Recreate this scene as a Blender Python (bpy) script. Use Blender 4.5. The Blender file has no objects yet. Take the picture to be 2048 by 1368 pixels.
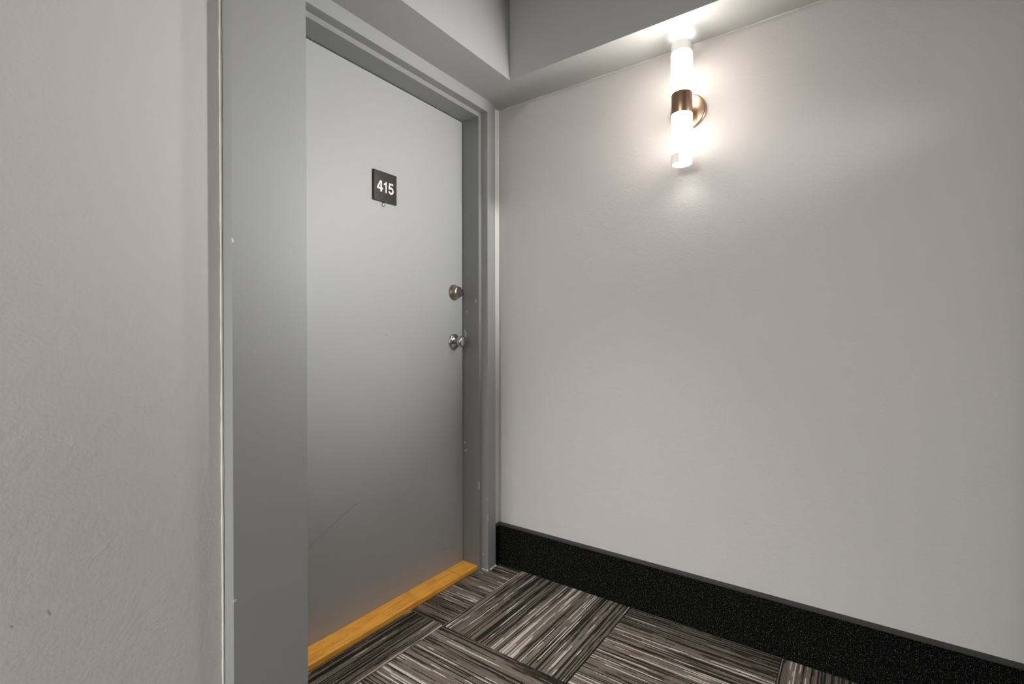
import bpy, bmesh, math, random
from mathutils import Vector, Matrix
random.seed(7)
SC = bpy.context.scene
COL = SC.collection
PI = math.pi

# ------------------------------------------------------------------ camera
H = 1.005                                   # eye height above the carpet
def cam_matrix(yaw, pitch, roll):
    cy, sy, cp, sp = math.cos(yaw), math.sin(yaw), math.cos(pitch), math.sin(pitch)
    f = Vector((sy * cp, cy * cp, sp)); r = Vector((cy, -sy, 0)); u = r.cross(f)
    cr, sr = math.cos(roll), math.sin(roll)
    r2 = r * cr + u * sr; u2 = -r * sr + u * cr
    m = Matrix.Identity(4)
    for i in range(3):
        m[i][0], m[i][1], m[i][2] = r2[i], u2[i], -f[i]
    m[2][3] = H
    return m
cd = bpy.data.cameras.new('camera'); cam = bpy.data.objects.new('camera', cd); COL.objects.link(cam)
cd.sensor_width = 36.0; cd.lens = 973.0 / 2048 * 36.0; cd.clip_start = 0.02
cam.matrix_world = cam_matrix(math.radians(54.411), math.radians(-0.339), math.radians(-0.068))
SC.camera = cam

# ------------------------------------------------------------------ world, lights, exposure
SC.view_settings.view_transform = 'Standard'
SC.view_settings.look = 'None'
SC.view_settings.gamma = 1.0
SC.view_settings.use_curve_mapping = False
SC.view_settings.exposure = 0.0
SC.cycles.max_bounces = 10
SC.cycles.diffuse_bounces = 6
SC.cycles.sample_clamp_indirect = 4.0
w = bpy.data.worlds.new('world'); SC.world = w; w.use_nodes = True
w.node_tree.nodes['Background'].inputs[0].default_value = (1, 1, 1, 1)
w.node_tree.nodes['Background'].inputs[1].default_value = 0.05

def area(name, loc, rot, sx, sy, power, color=(1, 1, 1)):
    l = bpy.data.lights.new(name, 'AREA'); l.shape = 'RECTANGLE'; l.size = sx; l.size_y = sy
    l.energy = power; l.color = color
    o = bpy.data.objects.new(name, l); COL.objects.link(o); o.location = loc; o.rotation_euler = rot
    return o
def bulb(name, loc, radius, power, color=(1, 1, 1)):
    l = bpy.data.lights.new(name, 'POINT'); l.energy = power; l.color = color; l.shadow_soft_size = radius
    o = bpy.data.objects.new(name, l); COL.objects.link(o); o.location = loc
    return o
P = dict(glow=100.0, spill=.45, near=2.0, far=262.0, side=1.0, door_fill=112.0, sconce_c=18.0, end=20.0, down=85.0)
SHADE_GLOW = P['glow']      # radiance of the frosted glass around the bulbs
SPILL = P['spill']          # watts leaving each open tube end
# unseen lamps behind and beside the camera, most of them added for brightness
area('corridor_ceiling_fill', (-0.9, 0.5, 2.33), (0, 0, 0), 1.2, 0.5, P['near'], (.98, 1, 1))  # unseen fill light, added to brighten the near corridor
area('corridor_ceiling_fill', (-3.2, 0.5, 2.33), (0, 0, 0), 1.2, 0.5, P['far'], (.98, 1, 1))  # second unseen fill, added to raise the walls evenly
area('side_hall_ceiling_fill', (1.25, -0.75, 2.33), (0, 0, 0), 0.5, 0.5, P['side'], (.98, 1, 1))  # unseen fill light, added at the side hall
def spot(name, loc, aim, cone, blend, radius, power, color=(1, 1, 1)):
    l = bpy.data.lights.new(name, 'SPOT'); l.energy = power; l.color = color; l.shadow_soft_size = radius
    l.spot_size = math.radians(cone); l.spot_blend = blend
    o = bpy.data.objects.new(name, l); COL.objects.link(o); o.location = loc
    o.rotation_euler = (Vector(aim) - Vector(loc)).to_track_quat('-Z', 'Y').to_euler()
    return o
spot('door_fill_spot', (1.64, -.50, 1.60), (1.10, 1.3, 1.56), 64, 1.0, .06, P['door_fill'], (.98, .99, 1))  # added unseen spot that brightens door, column and bulkhead
bulb('corridor_sconce', (-2.4, 1.09, 1.79), .06, P['sconce_c'], (.98, 1, 1))
spot('floor_fill_spot', (1.05, .70, 2.335), (1.05, .74, 0), 64, 1.0, .05, P['down'], (1, 1, .99))  # added unseen spot that brightens the carpet and threshold
bulb('corridor_end_lamp', (-4.2, .12, 1.4), .12, P['end'], (.98, 1, 1))

# ------------------------------------------------------------------ material helpers
class NT:
    def __init__(s, name):
        s.m = bpy.data.materials.new(name); s.m.use_nodes = True
        s.t = s.m.node_tree; s.b = s.t.nodes['Principled BSDF']
    def n(s, typ, **kw):
        x = s.t.nodes.new(typ)
        for k, v in kw.items(): setattr(x, k, v)
        return x
    def l(s, a, b): s.t.links.new(a, b)
    def setin(s, sock, v):
        if hasattr(v, 'is_linked') or isinstance(v, bpy.types.NodeSocket): s.l(v, sock)
        else: sock.default_value = v
    def math(s, op, a, b=0.0, c=0.0, clamp=False):
        x = s.n('ShaderNodeMath', operation=op, use_clamp=clamp)
        for i, v in enumerate((a, b, c)): s.setin(x.inputs[i], v)
        return x.outputs[0]
    def coord(s): return s.n('ShaderNodeTexCoord').outputs['Object']
    def noise(s, vec, scale, detail=2.0, rough=0.5):
        x = s.n('ShaderNodeTexNoise'); s.l(vec, x.inputs['Vector'])
        x.inputs['Scale'].default_value = scale; x.inputs['Detail'].default_value = detail
        x.inputs['Roughness'].default_value = rough
        return x.outputs['Fac']
    def ramp(s, fac, stops, interp='LINEAR'):
        x = s.n('ShaderNodeValToRGB'); x.color_ramp.interpolation = interp
        els = x.color_ramp.elements
        while len(els) < len(stops): els.new(0.5)
        for e, (p, c) in zip(els, stops): e.position = p; e.color = c if len(c) == 4 else (*c, 1)
        s.l(fac, x.inputs[0]); return x.outputs[0]
    def mix(s, fac, a, b, mode='MIX'):
        x = s.n('ShaderNodeMix', data_type='RGBA', blend_type=mode)
        s.setin(x.inputs[0], fac)
        for i, v in ((6, a), (7, b)):
            s.setin(x.inputs[i], v if not isinstance(v, tuple) else (v if len(v) == 4 else (*v, 1)))
        return x.outputs[2]
    def bump(s, height, strength, dist, normal=None):
        x = s.n('ShaderNodeBump'); x.inputs['Strength'].default_value = strength
        x.inputs['Distance'].default_value = dist; s.l(height, x.inputs['Height'])
        if normal is not None: s.l(normal, x.inputs['Normal'])
        return x.outputs[0]
    def seg(s, vec, a, b, width, soft=0.5):
        """0..1 mask of a thin stroke from a to b (object space)"""
        a = Vector(a); b = Vector(b); d = b - a
        sub = s.n('ShaderNodeVectorMath', operation='SUBTRACT'); s.l(vec, sub.inputs[0]); sub.inputs[1].default_value = a
        dot = s.n('ShaderNodeVectorMath', operation='DOT_PRODUCT'); s.l(sub.outputs[0], dot.inputs[0]); dot.inputs[1].default_value = d
        t = s.math('DIVIDE', dot.outputs['Value'], d.length_squared, clamp=True)
        sc = s.n('ShaderNodeVectorMath', operation='SCALE'); sc.inputs[0].default_value = d; s.l(t, sc.inputs['Scale'])
        df = s.n('ShaderNodeVectorMath', operation='SUBTRACT'); s.l(sub.outputs[0], df.inputs[0]); s.l(sc.outputs[0], df.inputs[1])
        ln = s.n('ShaderNodeVectorMath', operation='LENGTH'); s.l(df.outputs[0], ln.inputs[0])
        mr = s.n('ShaderNodeMapRange'); s.l(ln.outputs['Value'], mr.inputs[0])
        mr.inputs[1].default_value = width * (1 - soft); mr.inputs[2].default_value = width
        mr.inputs[3].default_value = 1; mr.inputs[4].default_value = 0
        return mr.outputs[0]
    def strokes(s, vec, segs, width):
        out = None
        for a, b in segs:
            k = s.seg(vec, a, b, width)
            out = k if out is None else s.math('MAXIMUM', out, k)
        return out

def Z(z): return z + H

def mat_wall(name, col, marks=()):
    k = NT(name); c = k.coord()
    n1 = k.noise(c, 170, 3, .55); n2 = k.noise(c, 34, 2); n3 = k.noise(c, 1.7, 3)
    base = k.mix(k.math('MULTIPLY', n3, .10), (*col, 1), tuple(v * .80 for v in col))
    # sparse dark specks
    v = k.n('ShaderNodeTexVoronoi'); k.l(c, v.inputs['Vector']); v.inputs['Scale'].default_value = 5.5
    sp = k.math('LESS_THAN', v.outputs['Distance'], .011)
    base = k.mix(k.math('MULTIPLY', sp, .5), base, (.12, .11, .10))
    if marks:
        base = k.mix(k.math('MULTIPLY', k.strokes(c, marks, .0022), .55), base, (.16, .15, .14))
    k.l(base, k.b.inputs['Base Color'])
    k.b.inputs['Roughness'].default_value = .62; k.b.inputs['Specular IOR Level'].default_value = .35
    b1 = k.bump(n1, .55, .0012); b2 = k.bump(n2, .25, .002, b1)
    k.l(b2, k.b.inputs['Normal'])
    return k.m
def mat_grey(name, col, rough=.48, scuffs=(), chips=(), chip_w=.003, edge_wear=0.0):
    k = NT(name); c = k.coord()
    n1 = k.noise(c, 260, 2); n2 = k.noise(c, 2.2, 3)
    base = k.mix(k.math('MULTIPLY', n2, .10), (*col, 1), tuple(v * .82 for v in col))
    if scuffs:
        base = k.mix(k.math('MULTIPLY', k.strokes(c, scuffs, .0024), .45), base, tuple(v * .45 for v in col))
    if chips:
        jit = k.n('ShaderNodeVectorMath', operation='ADD')
        nc = k.n('ShaderNodeTexNoise'); k.l(c, nc.inputs['Vector']); nc.inputs['Scale'].default_value = 120
        sc = k.n('ShaderNodeVectorMath', operation='SCALE'); k.l(nc.outputs['Color'], sc.inputs[0]); sc.inputs['Scale'].default_value = .006
        k.l(c, jit.inputs[0]); k.l(sc.outputs[0], jit.inputs[1])
        base = k.mix(k.math('MULTIPLY', k.strokes(jit.outputs[0], [(Vector(a) + Vector((.003,) * 3), Vector(b) + Vector((.003,) * 3)) for a, b in chips], chip_w), .85), base, (.62, .62, .60))
    k.l(base, k.b.inputs['Base Color'])
    k.b.inputs['Roughness'].default_value = rough; k.b.inputs['Specular IOR Level'].default_value = .9
    k.l(k.bump(n1, .35, .0008), k.b.inputs['Normal'])
    return k.m
def mat_plain(name, col, rough=.5, metal=0.0, bump=0.0, bscale=300):
    k = NT(name)
    c = k.coord(); n = k.noise(c, bscale, 2)
    k.l(k.mix(k.math('MULTIPLY', n, .15), (*col, 1), tuple(v * .8 for v in col)), k.b.inputs['Base Color'])
    k.b.inputs['Roughness'].default_value = rough; k.b.inputs['Metallic'].default_value = metal
    if bump: k.l(k.bump(n, bump, .001), k.b.inputs['Normal'])
    return k.m

GREIGE = (.525, .502, .487)
GREY = (.29, .296, .292)
GREY_SHADED = (.245, .250, .247)  # same grey paint, darkened for the weaker light on column and jamb
M_wall = mat_wall('greige_wall_paint', GREIGE, marks=[((1.755, .62, .215), (1.755, .60, .205)), ((1.755, .10, .275), (1.755, .09, .285))])
M_wall_l = mat_wall('greige_wall_paint_left', GREIGE, marks=[((.175, 1.18, .515), (.177, 1.18, .513)), ((.222, 1.18, .52), (.225, 1.18, .512))])
M_grey = mat_grey('grey_trim_paint', GREY, .55)
M_bulk = mat_grey('grey_bulkhead_paint_lit', (.36, .366, .36), .55)  # same paint as the casing, lightened to brighten the under-lit upper faces
M_ceil = mat_plain('ceiling_paint', (.35, .35, .35), .7)
M_sliver = mat_wall('off_white_corner_paint', (.72, .725, .70))
M_caulk = mat_plain('old_caulk', (.62, .60, .55), .6, bump=.5, bscale=180)

# carpet
def mat_carpet():
    k = NT('striped_loop_carpet'); c = k.coord()
    sep = k.n('ShaderNodeSeparateXYZ'); k.l(c, sep.inputs[0])
    rnd = k.n('ShaderNodeObjectInfo').outputs['Random']
    R = k.math('MULTIPLY', rnd, 61.0)
    wob = k.noise(c, 22, 1)
    u = sep.outputs[0]
    v = k.math('ADD', sep.outputs[1], k.math('MULTIPLY', k.math('SUBTRACT', wob, .5), .0020))
    pitch = .0042
    row = k.math('FLOOR', k.math('DIVIDE', v, pitch))
    fine = k.noise(c, 330, 2, .6)
    def comb(x, y, z=0.0):
        q = k.n('ShaderNodeCombineXYZ')
        for i, s in enumerate((x, y, z)): k.setin(q.inputs[i], s)
        return q.outputs[0]
    uj = k.math('ADD', u, k.math('MULTIPLY', k.math('SUBTRACT', fine, .5), .03))
    n1 = k.noise(comb(k.math('ADD', k.math('MULTIPLY', uj, 3.4), R), k.math('MULTIPLY', row, 3.71), R), 1.0, 2.5, .6)
    n2 = k.noise(comb(k.math('MULTIPLY', u, .5), k.math('ADD', k.math('MULTIPLY', v, 8.0), R), R), 1.0, 1.0)
    n3 = k.noise(comb(k.math('MULTIPLY', uj, 3.0), k.math('ADD', k.math('MULTIPLY', v, 42.0), R), 3.3), 1.0, 1.0)
    wn = k.n('ShaderNodeTexWhiteNoise', noise_dimensions='2D'); k.l(comb(row, R), wn.inputs['Vector'])
    n1 = k.math('ADD', n1, k.math('MULTIPLY', k.math('SUBTRACT', wn.outputs['Value'], .5), .30))
    val = k.math('ADD', n1, k.math('MULTIPLY', k.math('SUBTRACT', n2, .5), .50))
    val = k.math('ADD', val, k.math('MULTIPLY', k.math('SUBTRACT', n3, .5), .18))
    val = k.math('ADD', val, k.math('MULTIPLY', k.math('SUBTRACT', fine, .5), .08))
    col = k.ramp(val, [(0, (.024, .0195, .0155)), (.385, (.050, .041, .032)), (.44, (.155, .126, .099)),
                       (.57, (.215, .179, .147)), (.675, (.58, .51, .455))], 'CONSTANT')
    ridge = k.math('ABSOLUTE', k.math('SINE', k.math('MULTIPLY', v, PI / pitch)))
    shade = k.math('ADD', k.math('MULTIPLY', ridge, .35), k.math('ADD', .35, k.math('MULTIPLY', fine, .95)))
    x = k.n('ShaderNodeVectorMath', operation='SCALE'); k.l(col, x.inputs[0]); k.l(shade, x.inputs['Scale'])
    k.l(x.outputs[0], k.b.inputs['Base Color'])
    k.b.inputs['Roughness'].default_value = .95; k.b.inputs['Specular IOR Level'].default_value = .15
    loops = k.math('SINE', k.math('ADD', k.math('MULTIPLY', u, 2 * PI / .0045), k.math('MULTIPLY', row, 2.1)))
    hgt = k.math('ADD', ridge, k.math('ADD', k.math('MULTIPLY', loops, .3), k.math('MULTIPLY', fine, .6)))
    k.l(k.bump(hgt, .9, .0016), k.b.inputs['Normal'])
    return k.m
M_carpet = mat_carpet()
M_sub = mat_plain('carpet_underlay', (.03, .027, .024), .95)

def mat_base():
    k = NT('black_speckled_carpet_base'); c = k.coord()
    n = k.noise(c, 420, 2, .6); n2 = k.noise(c, 150, 2)
    f = k.math('ADD', n, k.math('MULTIPLY', k.math('SUBTRACT', n2, .5), .25))
    k.l(k.ramp(f, [(0, (.0015, .0015, .0015)), (.58, (.003, .003, .003)), (.65, (.05, .048, .044)), (.74, (.28, .27, .25))]), k.b.inputs['Base Color'])
    k.b.inputs['Roughness'].default_value = .9; k.b.inputs['Specular IOR Level'].default_value = .03
    k.l(k.bump(n, .8, .0015), k.b.inputs['Normal'])
    return k.m
M_base = mat_base()
M_bind = mat_plain('dark_binding', (.028, .026, .024), .6, bump=.4, bscale=500)

def mat_wood():
    k = NT('varnished_orange_wood'); c = k.coord()
    mp = k.n('ShaderNodeMapping'); mp.inputs['Scale'].default_value = (3, 60, 60); k.l(c, mp.inputs[0])
    n = k.noise(mp.outputs[0], 2.2, 4, .65)
    n2 = k.noise(c, 14, 3)
    col = k.ramp(n, [(.25, (.62, .23, .02)), (.48, (.92, .42, .055)), (.75, (.95, .52, .11))])
    col = k.mix(k.ramp(n2, [(.55, (0, 0, 0)), (.75, (.4, .4, .4))]), col, (.45, .17, .02))
    sp = k.noise(c, 210, 1)
    col = k.mix(k.ramp(sp, [(.68, (0, 0, 0)), (.74, (.7, .7, .7))]), col, (.10, .05, .015))
    k.l(col, k.b.inputs['Base Color']); k.b.inputs['Roughness'].default_value = .33
    k.l(k.bump(n, .25, .001), k.b.inputs['Normal'])
    return k.m
M_wood = mat_wood()

# ------------------------------------------------------------------ mesh helpers
def box(bm, x0, x1, y0, y1, z0, z1):
    vs = [bm.verts.new(p) for p in ((x0, y0, z0), (x1, y0, z0), (x1, y1, z0), (x0, y1, z0),
                                    (x0, y0, z1), (x1, y0, z1), (x1, y1, z1), (x0, y1, z1))]
    for f in ((3, 2, 1, 0), (4, 5, 6, 7), (0, 1, 5, 4), (1, 2, 6, 5), (2, 3, 7, 6), (3, 0, 4, 7)):
        bm.faces.new([vs[i] for i in f])
def prism(bm, pts, lo, hi, axis='z'):
    """polygon pts (2D) extruded from lo to hi along axis"""
    def P(p, t):
        return {'z': (p[0], p[1], t), 'x': (t, p[0], p[1]), 'y': (p[0], t, p[1])}[axis]
    a = [bm.verts.new(P(p, lo)) for p in pts]; b = [bm.verts.new(P(p, hi)) for p in pts]
    bm.faces.new(a[::-1]); bm.faces.new(b)
    n = len(pts)
    for i in range(n): bm.faces.new((a[i], a[(i + 1) % n], b[(i + 1) % n], b[i]))
def lathe(bm, prof, seg=48, axis='z', caps=True):
    """prof: list of (radius, t) revolved about the axis through the origin"""
    rings = []
    for r, t in prof:
        ring = []
        for i in range(seg):
            a = 2 * PI * i / seg; c, s = r * math.cos(a), r * math.sin(a)
            ring.append(bm.verts.new({'z': (c, s, t), 'x': (t, c, s), 'y': (c, t, s)}[axis]))
        rings.append(ring)
    for r0, r1 in zip(rings, rings[1:]):
        for i in range(seg): bm.faces.new((r0[i], r0[(i + 1) % seg], r1[(i + 1) % seg], r1[i]))
    if caps:
        bm.faces.new(rings[0][::-1]); bm.faces.new(rings[-1])
def obj(name, bm, mat, parent=None, bevel=0.0, segs=2, smooth=False, loc=(0, 0, 0)):
    if bevel:
        es = [e for e in bm.edges if len(e.link_faces) == 2 and e.calc_face_angle(0) > .5]
        bmesh.ops.bevel(bm, geom=es, offset=bevel, segments=segs, affect='EDGES', profile=.5)
    bmesh.ops.recalc_face_normals(bm, faces=bm.faces)
    me = bpy.data.meshes.new(name); bm.to_mesh(me); bm.free()
    if smooth:
        for p in me.polygons: p.use_smooth = True
        try: me.set_sharp_from_angle(angle=math.radians(35))
        except Exception: pass
    me.materials.append(mat)
    o = bpy.data.objects.new(name, me); COL.objects.link(o); o.location = loc
    if parent is not None: o.parent = parent
    return o
def empty(name, loc=(0, 0, 0)):
    o = bpy.data.objects.new(name, None); COL.objects.link(o); o.location = loc; o.empty_display_size = .05
    return o
def tag(o, label, cat, kind=None, group=None):
    o['label'] = label; o['category'] = cat
    if kind: o['kind'] = kind
    if group: o['group'] = group
    return o
def B(*a):
    bm = bmesh.new(); box(bm, *a); return bm

# ------------------------------------------------------------------ key planes (metres)
XW = 1.757        # right wall face
YA = 1.328        # sliver of door wall beside the casing
YC = 1.180        # left wall face
YS, XS = 1.135, 1.574      # bulkhead faces
ZS = Z(1.029)     # bulkhead underside
ZC = Z(1.345)     # ceiling
CX0, CX1 = .518, .697      # column
JX, OX, KX = 1.630, 1.648, 1.701   # jamb, casing opening, casing outer edge
LJX, LOX = .738, .722
YF, YT, YD = 1.308, 1.343, 1.434   # casing front, stop front, door face
YO, XO = -.200, .75        # opposite corridor wall face and its corner

# ------------------------------------------------------------------ structure
floor = tag(obj('floor', B(-5.1, 1.9, -4.1, 1.7, -.12, -.0065), M_sub), 'floor under the striped carpet tiles', 'floor', 'structure')
ceil = tag(obj('ceiling', B(-5.1, 1.9, -4.1, 1.7, ZC, ZC + .1), M_ceil), 'ceiling above the grey bulkhead', 'ceiling', 'structure')
wl = tag(obj('wall_left', B(-5.1, CX0, YC, 1.7, 0, ZC), M_wall_l), 'greige painted wall left of the grey column', 'wall', 'structure')
wr = tag(obj('wall_right', B(XW, 1.9, -4.1, 1.7, 0, ZC), M_wall), 'greige painted wall carrying the lit sconce', 'wall', 'structure')
bm = bmesh.new(); box(bm, KX, XW, YA, 1.7, 0, ZS); box(bm, CX0, KX, 1.56, 1.7, 0, ZS)
wb = tag(obj('wall_back', bm, M_sliver), 'narrow pale strip of wall between door casing and corner', 'wall', 'structure')
bm = bmesh.new(); box(bm, -5.1, XO, YO - .12, YO, 0, ZC); box(bm, XO - .12, XO, -4.1, YO - .12, 0, ZC)
tag(obj('wall_front', bm, M_wall), 'greige corridor wall behind the camera', 'wall', 'structure')
tag(obj('wall_far', B(-5.2, -5.1, -.4, 1.7, 0, ZC), M_wall), 'end wall of the corridor', 'wall', 'structure')
tag(obj('wall_side', B(.63, 1.9, -4.2, -4.1, 0, ZC), M_wall), 'end wall of the side hall', 'wall', 'structure')

M_col = mat_grey('grey_column_paint_shaded', GREY_SHADED, .55, chips=[((CX0, YS, Z(.222)), (CX0, YS, Z(.219))), ((CX0, YS, Z(-.585)), (CX0 + .004, YS, Z(-.583)))], chip_w=.004)
tag(obj('trim_1', B(CX0, CX1, YS, 1.56, 0, ZS), M_col, bevel=.0012), 'grey painted column left of the door', 'column', 'structure')
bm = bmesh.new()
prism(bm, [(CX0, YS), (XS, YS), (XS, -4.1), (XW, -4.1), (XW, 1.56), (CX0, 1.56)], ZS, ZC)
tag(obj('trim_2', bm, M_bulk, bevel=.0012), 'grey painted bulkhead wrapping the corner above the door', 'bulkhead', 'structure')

# door frame: casing in front, jamb (with stop) behind, one mesh per board
fr = tag(empty('trim_3', (JX, YF, 0)), 'grey stepped door frame around the grey door', 'door frame', 'structure')
def child_box(name, a, mat, parent, **kw):
    lx, ly, lz = parent.location
    return obj(name, B(a[0] - lx, a[1] - lx, a[2] - ly, a[3] - ly, a[4] - lz, a[5] - lz), mat, parent, **kw)
L0 = Vector((JX, YF, 0))
def loc_segs(segs, o): return [(Vector(a) - o, Vector(b) - o) for a, b in segs]
M_jamb = mat_grey('chipped_grey_jamb_paint_shaded', GREY_SHADED, .55, chips=loc_segs([
    ((JX, 1.424, Z(.040)), (JX, 1.420, Z(.012))), ((JX, 1.416, Z(.030)), (JX, 1.417, Z(.016))),
    ((JX, 1.360, Z(.172)), (JX, 1.358, Z(.160))), ((JX, 1.412, Z(.125)), (JX, 1.410, Z(.118))),
    ((JX, 1.425, Z(-.46)), (JX, 1.423, Z(-.455))), ((JX, 1.423, Z(-.495)), (JX, 1.412, Z(-.488))),
    ((JX, 1.343, Z(-.62)), (JX, 1.343, Z(-.65)))], L0), chip_w=.0042)
M_case = mat_grey('chipped_grey_casing_paint', GREY, .55, chips=loc_segs([
    ((OX, YF, Z(-.69)), (OX, YF + .004, Z(-.696))), ((OX, YF, Z(-.76)), (OX, YF, Z(-.785))), ((OX, 1.335, Z(-.93)), (OX, 1.335, Z(-.937)))], L0), chip_w=.003)
child_box('side_casing', (OX, KX, YF, YT, 0, ZS), M_case, fr, bevel=.001)
child_box('side_casing', (CX1, LOX, YF, YT, 0, ZS), M_case, fr, bevel=.001)
child_box('head_casing', (LOX, OX, YF, YT, Z(.979), ZS), M_case, fr, bevel=.001)
child_box('jamb', (JX, KX, YT, 1.56, 0, ZS), M_jamb, fr, bevel=.001)
child_box('jamb', (CX1, LJX, YT, 1.56, 0, ZS), M_jamb, fr, bevel=.001)
child_box('head_jamb', (LJX, 1.522, YT, 1.56, Z(.961), ZS), M_jamb, fr, bevel=.0012)
child_box('head_jamb', (1.5232, JX, YT, 1.56, Z(.961), ZS), M_jamb, fr, bevel=.0012)

# ------------------------------------------------------------------ door
DZ0, DZ1 = Z(-.984), Z(.9575)
door = tag(empty('door_1', (1.18, YD, DZ0)), 'grey painted flush door numbered 415', 'door', 'structure')
DO = door.location.copy()
M_door = mat_grey('grey_door_paint', (.37, .377, .373), .52, scuffs=loc_segs([
    ((.885, YD, Z(-.668)), (1.00, YD, Z(-.605))), ((1.00, YD, Z(-.605)), (1.07, YD, Z(-.575))),
    ((1.575, YD, Z(-.585)), (1.605, YD, Z(-.525))), ((1.585, YD, Z(-.595)), (1.61, YD, Z(-.545))),
    ((1.590, YD, Z(-.608)), (1.612, YD, Z(-.570))), ((1.572, YD, Z(-.565)), (1.595, YD, Z(-.520))),
    ((1.196, YD, Z(.020)), (1.204, YD, Z(.014))), ((1.46, YD, Z(-.850)), (1.475, YD, Z(-.855))),
    ((1.50, YD, Z(-.890)), (1.525, YD, Z(-.895)))], DO))
child_box('leaf', (LJX + .0035, JX - .0038, YD, YD + .044, DZ0, DZ1), M_door, door, bevel=.0015)

M_nickel = mat_plain('satin_nickel', (.42, .36, .29), .28, 1.0)
M_chrome = mat_plain('worn_chrome', (.55, .55, .54), .16, 1.0)
M_darkgap = mat_plain('dark_keyway', (.01, .01, .01), .5)
# deadbolt (axis along -y)
def front(prof):            # profile (radius, distance out of the door)
    bm = bmesh.new(); lathe(bm, [(r, -t) for r, t in prof], axis='y'); return bm
db = Vector((1.572, YD, Z(.203)))
d = obj('deadbolt', front([(.0335, 0), (.0335, .004), (.0315, .0055), (.030, .007), (.0255, .024), (.0235, .0285), (.020, .030), (.0195, .0285)]), M_nickel, door, smooth=True, loc=db - DO)
cyl = obj('key_cylinder', front([(.0095, .028), (.0095, .0315), (.0085, .0325)]), M_chrome, d, smooth=True, loc=(0, 0, -.003)); cyl['label'] = 'round chrome key cylinder'
obj('keyway', B(-.001, .001, -.0331, -.032, -.0055, .0055), M_darkgap, d, loc=(0, 0, -.003))
kb = Vector((1.570, YD, Z(-.010)))
kn = obj('door_knob', front([(.034, 0), (.034, .003), (.0325, .006), (.029, .0085), (.027, .009), (.024, .0095), (.0175, .0125), (.0125, .017), (.0115, .024), (.0125, .0285)]), M_chrome, door, smooth=True, loc=kb - DO)
obj('grip', front([(.0125, .0275), (.0185, .030), (.0228, .035), (.0242, .041), (.0238, .047), (.0215, .053), (.0185, .0555), (.016, .0562)]), M_chrome, kn, smooth=True)
ph = obj('peephole', front([(.0082, 0), (.0082, .002), (.0066, .0034), (.0052, .0034), (.0048, .002)]), M_chrome, door, smooth=True, loc=Vector((1.188, YD, Z(.4965))) - DO)
obj('lens', front([(.0048, .0005), (.0040, .0018), (.0018, .0025)]), mat_plain('peephole_lens', (.6, .62, .62), .08), ph, smooth=True)

# ------------------------------------------------------------------ number sign
sx0, sx1, sz0, sz1, sd = 1.1385, 1.2455, Z(.5055), Z(.6155), .007
sg = tag(empty('door_sign', (sx0, YD, sz0)), 'small square black sign with white number 415 on grey door', 'sign')
M_plate = mat_plain('dark_bronze_plate', (.020, .016, .0135), .16)
M_plate.node_tree.nodes['Principled BSDF'].inputs['Specular IOR Level'].default_value = .75
M_edge = mat_plain('black_plate_edge', (.008, .008, .008), .5)
M_digit = mat_plain('white_number', (.80, .77, .74), .5)
obj('plate', B(0, sx1 - sx0, -sd, 0, 0, sz1 - sz0), M_edge, sg, bevel=.0006)
obj('face_panel', B(.001, sx1 - sx0 - .001, -sd - .0008, -sd, .001, sz1 - sz0 - .001), M_plate, sg)
def digit(kind, x0, x1, z0, z1):
    bm = bmesh.new(); W, Hh = x1 - x0, z1 - z0
    def T(p): return (x0 + p[0] * W, z0 + p[1] * Hh)
    def poly(pts, k=0): prism(bm, [T(p) for p in pts], -sd - .0018 - k * 1e-5, -sd - .0007, 'y')
    if kind == '4':
        poly([(.55, 0), (.82, 0), (.82, 1), (.55, 1)]); poly([(0, .22), (1, .22), (1, .40), (0, .40)], 1)
        poly([(0, .40), (.26, .40), (.62, .86), (.62, 1), (.48, 1)], 2)
    if kind == '1':
        poly([(.55, 0), (1, 0), (1, 1), (.62, 1), (.55, .93)]); poly([(0, .70), (.6, .70), (.6, .97), (.38, .86), (0, .84)], 1)
    if kind == '5':
        poly([(.14, .83), (.92, .83), (.92, 1), (.14, 1)]); poly([(.05, .45), (.27, .47), (.36, .95), (.14, 1)], 1)
        ro, ri = (.50, .335), (.24, .155); cx, cy = .50, .325; n = 18
        a0, a1 = math.radians(150), math.radians(-165)
        for i in range(n):
            t0 = a0 + (a1 - a0) * i / n; t1 = a0 + (a1 - a0) * (i + 1) / n
            poly([(cx + ri[0] * math.cos(t0), cy + ri[1] * math.sin(t0)), (cx + ro[0] * math.cos(t0), cy + ro[1] * math.sin(t0)),
                  (cx + ro[0] * math.cos(t1), cy + ro[1] * math.sin(t1)), (cx + ri[0] * math.cos(t1), cy + ri[1] * math.sin(t1))], 2 + i % 2)
    o = obj('digit', bm, M_digit, sg); o['label'] = 'white digit ' + kind
    return o
SW, SH = sx1 - sx0, sz1 - sz0
digit('4', .135 * SW, .385 * SW, .315 * SH, .68 * SH)
digit('1', .42 * SW, .545 * SW, .315 * SH, .68 * SH)
digit('5', .615 * SW, .85 * SW, .310 * SH, .68 * SH)

# ------------------------------------------------------------------ threshold
th = tag(empty('threshold', (1.18, YD, 0)), 'varnished orange wood threshold under the grey door', 'threshold')
def plank(x0, x1):
    bm = bmesh.new()
    # profile in (y,z): rounded front nose
    y0, y1, h = 1.353 - YD, 0.03, .0205
    pr = [(y1, .0005), (y1, h)] + [(y0 + .007 - .007 * math.sin(a), h - .007 + .007 * math.cos(a)) for a in [i * PI / 2 / 6 for i in range(7)]] + [(y0, .0005)]
    prism(bm, pr, x0 - 1.18, x1 - 1.18, 'x')
    return obj('plank', bm, M_wood, th, smooth=True)
plank(LJX + .001, 1.5205); plank(1.5235, JX - .001)

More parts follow.
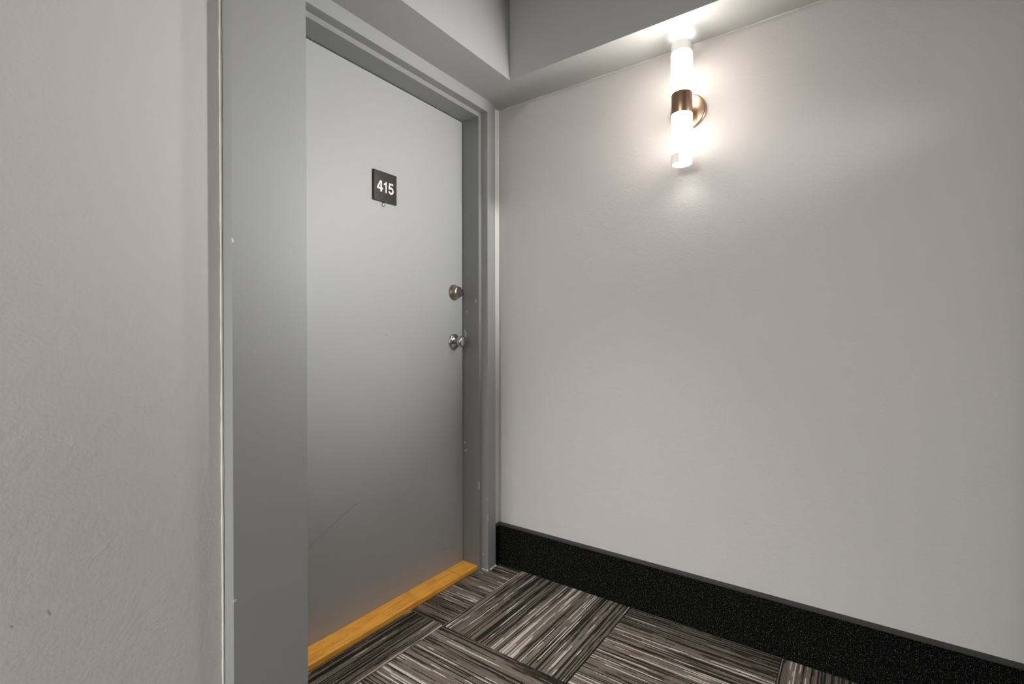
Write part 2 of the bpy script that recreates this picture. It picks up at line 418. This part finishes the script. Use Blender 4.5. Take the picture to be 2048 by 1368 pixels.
# ------------------------------------------------------------------ carpet tiles
TS = .4965
def tile_mesh():
    bm = bmesh.new(); h = TS / 2 - .0006
    box(bm, -h, h, -h, h, -.0065, 0)
    es = [e for e in bm.edges if all(v.co.z > -.001 for v in e.verts)]
    bmesh.ops.bevel(bm, geom=es, offset=.0012, segments=1, affect='EDGES')
    bmesh.ops.recalc_face_normals(bm, faces=bm.faces)
    me = bpy.data.meshes.new('carpet_tile'); bm.to_mesh(me); bm.free(); me.materials.append(M_carpet); return me
tm = tile_mesh()
GX, GY = 1.2435, 1.191
def clipped(x0, x1, y0, y1, cx, cy, rot):
    """a tile cut along walls: same local frame as a whole tile"""
    bm = bmesh.new()
    c, s = math.cos(-rot), math.sin(-rot)
    pts = [((x - cx) * c - (y - cy) * s, (x - cx) * s + (y - cy) * c) for x, y in ((x0, y0), (x1, y0), (x1, y1), (x0, y1))]
    prism(bm, pts, -.0065, 0)
    bmesh.ops.recalc_face_normals(bm, faces=bm.faces)
    me = bpy.data.meshes.new('carpet_tile'); bm.to_mesh(me); bm.free(); me.materials.append(M_carpet); return me
XE = 1.757
for i in range(-9, 2):
    for j in range(-8, 2):
        x0, y0 = GX + (i - 1) * TS, GY + (j - 1) * TS
        x0, x1 = GX + (i) * TS, GX + (i + 1) * TS
        y1 = y0 + TS
        if i >= 1: continue
        if i == 0: x1c = min(x1, XE)
        else: x1c = x1
        y1c = min(y1, YF if x0 > 1.7 else 1.352)
        y0c = y0
        if x1c <= XO - .12 and y1c < YO - .13: continue
        if x1c <= CX0 + .02: y1c = min(y1c, YC)
        if y1c - y0c < .02: continue
        cx, cy = x0 + TS / 2, y0 + TS / 2
        along_x = (i + j) % 2 == 0
        rot = 0 if along_x else PI / 2
        if i % 3 == 1: rot += PI
        g = .0006
        whole = abs(x1c - x1) < 1e-6 and abs(y1c - y1) < 1e-6
        me = tm if whole else clipped(x0 + g, x1c - g, y0c + g, y1c - g, cx, cy, rot)
        o = bpy.data.objects.new('carpet_tile', me); COL.objects.link(o)
        o.location = (cx, cy, 0); o.rotation_euler = (0, 0, rot); o.parent = floor

# ------------------------------------------------------------------ baseboards
def baseboard(name, x0, x1, y0, y1, label, axis):
    e = tag(empty(name, (x0, y0, 0)), label, 'baseboard', 'structure')
    zt = Z(-.826)
    child_box('carpet_strip', (x0, x1, y0, y1, .0002, zt - .005), M_base, e, bevel=.0015)
    child_box('top_binding', (x0 - (.0012 if axis == 'x' else 0), x1, y0 - (.0012 if axis == 'y' else 0), y1, zt - .005, zt), M_bind, e, bevel=.0015)
    return e
baseboard('baseboard_right', 1.733, XW, -4.1, 1.309, 'black speckled carpet baseboard along the sconce wall', 'x')
baseboard('baseboard_back', KX + .0015, XW, 1.3105, YA, 'short black baseboard piece beside the door casing', 'y')
baseboard('baseboard_left', -5.1, CX0, YC - .02, YC, 'black carpet baseboard along the wall left of the column', 'y')

# ------------------------------------------------------------------ caulk
def bead(name, pts, r, label, amp=.35, parent=None, sides=6):
    """an uneven hand-run bead along a polyline"""
    bm = bmesh.new(); rings = []
    n = len(pts)
    for i, p in enumerate(pts):
        p = Vector(p); d = (Vector(pts[min(i + 1, n - 1)]) - Vector(pts[max(i - 1, 0)])).normalized()
        a = d.orthogonal().normalized() if abs(d.z) < .9 else Vector((1, 0, 0)); b = d.cross(a).normalized()
        rr = r * (1 + amp * (random.random() * 2 - 1))
        rings.append([bm.verts.new(p + a * rr * math.cos(2 * PI * k / sides) + b * rr * math.sin(2 * PI * k / sides)) for k in range(sides)])
    for r0, r1 in zip(rings, rings[1:]):
        for k in range(sides): bm.faces.new((r0[k], r0[(k + 1) % sides], r1[(k + 1) % sides], r1[k]))
    bm.faces.new(rings[0][::-1]); bm.faces.new(rings[-1])
    o = obj(name, bm, M_caulk, parent, smooth=True)
    if parent is None: tag(o, label, 'caulk', 'structure')
    return o
bead('trim_4', [(CX0 - .003, YC - .0005, .2 + i * .03) for i in range(int((ZC - .25) / .03))], .0030, 'pale caulk bead where the left wall meets the grey column', .3)
bead('trim_5', [(XW - .0002, y * .025 - 1.0, ZS - .0006) for y in range(93)], .0016, 'thin caulk line between the sconce wall and the grey bulkhead', .6)
bead('trim_6', [(JX + .018, 1.342, .003), (1.644, 1.330, .004), (1.645, 1.318, .004), (1.6475, 1.308, .003), (1.655, 1.3055, .002), (1.668, 1.306, .002), (1.680, 1.306, .004), (1.692, 1.306, .004), (1.70, 1.306, .005)], .0038, 'white caulk smear around the foot of the door casing', .6)

# ------------------------------------------------------------------ wall sconce
sc0 = Vector((XW, .4935, Z(.7945)))
scn = tag(empty('wall_sconce', sc0), 'lit tubular wall sconce with two white glass shades and brass band', 'wall lamp')
M_brass = mat_plain('brushed_brass', (.52, .35, .23), .30, 1.0)
M_bronze = mat_plain('aged_brass_band', (.36, .235, .15), .33, 1.0)
bm = bmesh.new(); lathe(bm, [(.0615, 0), (.0620, -.003), (.0615, -.006), (.0590, -.0095), (.0565, -.0105)], 64, 'x')
obj('backplate', bm, M_brass, scn, smooth=True)
AX = -.077
bm = bmesh.new(); lathe(bm, [(.012, -.009), (.012, AX + .03)], 32, 'x')
obj('arm', bm, M_brass, scn, smooth=True)
bm = bmesh.new(); lathe(bm, [(.030, -.0355), (.0335, -.0355), (.0340, -.034), (.0340, .034), (.0335, .0355), (.030, .0355)], 64, 'z')
obj('band', bm, M_bronze, scn, smooth=True, loc=(AX, 0, 0))
def mat_shade():
    k = NT('lit_frosted_glass'); c = k.coord()
    sep = k.n('ShaderNodeSeparateXYZ'); k.l(c, sep.inputs[0])
    mr = k.n('ShaderNodeMapRange'); k.l(sep.outputs[2], mr.inputs[0])        # local z: 0 at band, .168 at open end
    mr.interpolation_type = 'SMOOTHSTEP'
    mr.inputs[1].default_value = .100; mr.inputs[2].default_value = .138; mr.inputs[3].default_value = SHADE_GLOW; mr.inputs[4].default_value = .6
    k.b.inputs['Base Color'].default_value = (.45, .43, .41, 1); k.b.inputs['Roughness'].default_value = .25
    k.b.inputs['Emission Color'].default_value = (1, .92, .83, 1)
    nx = k.n('ShaderNodeSeparateXYZ'); k.l(k.n('ShaderNodeTexCoord').outputs['Normal'], nx.inputs[0])
    fr_ = k.n('ShaderNodeMapRange'); fr_.interpolation_type = 'SMOOTHSTEP'; k.l(nx.outputs[0], fr_.inputs[0])   # emission shaped: dimmed on the wall side so that wall does not burn out
    fr_.inputs[1].default_value = .2; fr_.inputs[2].default_value = -1.0; fr_.inputs[3].default_value = .075; fr_.inputs[4].default_value = 1
    k.l(k.math('MULTIPLY', mr.outputs[0], fr_.outputs[0]), k.b.inputs['Emission Strength'])
    return k.m
def mat_end():
    k = NT('lit_tube_opening')
    k.b.inputs['Emission Color'].default_value = (1, .95, .9, 1); k.b.inputs['Emission Strength'].default_value = SHADE_GLOW * .09
    return k.m
M_shade, M_end = mat_shade(), mat_end()
for sgn in (1, -1):
    bm = bmesh.new()
    LT = .168
    lathe(bm, [(.0330, 0), (.0345, .001), (.0348, .004), (.0348, LT - .0035), (.0342, LT - .001), (.0332, LT), (.0318, LT - .0005), (.0312, LT - .004), (.0312, LT - .01)], 64, 'z', caps=False)
    s = obj('glass_shade', bm, M_shade, scn, smooth=True, loc=(AX, 0, sgn * .0355))
    s['label'] = 'upper white glass tube' if sgn > 0 else 'lower white glass tube'
    bm = bmesh.new(); lathe(bm, [(.0312, LT - .008), (.0312, LT - .006)], 48, 'z')
    e = obj('glowing_opening', bm, M_end, s)
    if sgn < 0: s.rotation_euler = (PI, 0, 0)
    l = bpy.data.lights.new('bulb_light', 'SPOT'); l.energy = SPILL * (2.0 if sgn > 0 else 1.0); l.spot_size = math.radians(130); l.spot_blend = .6
    l.color = (1, .95, .9); l.shadow_soft_size = .025
    lo = bpy.data.objects.new('bulb_light', l); COL.objects.link(lo)
    lo.parent = scn; lo.location = (AX, 0, sgn * (.0355 + LT + .001)); lo.rotation_euler = (PI if sgn > 0 else 0, 0, 0)
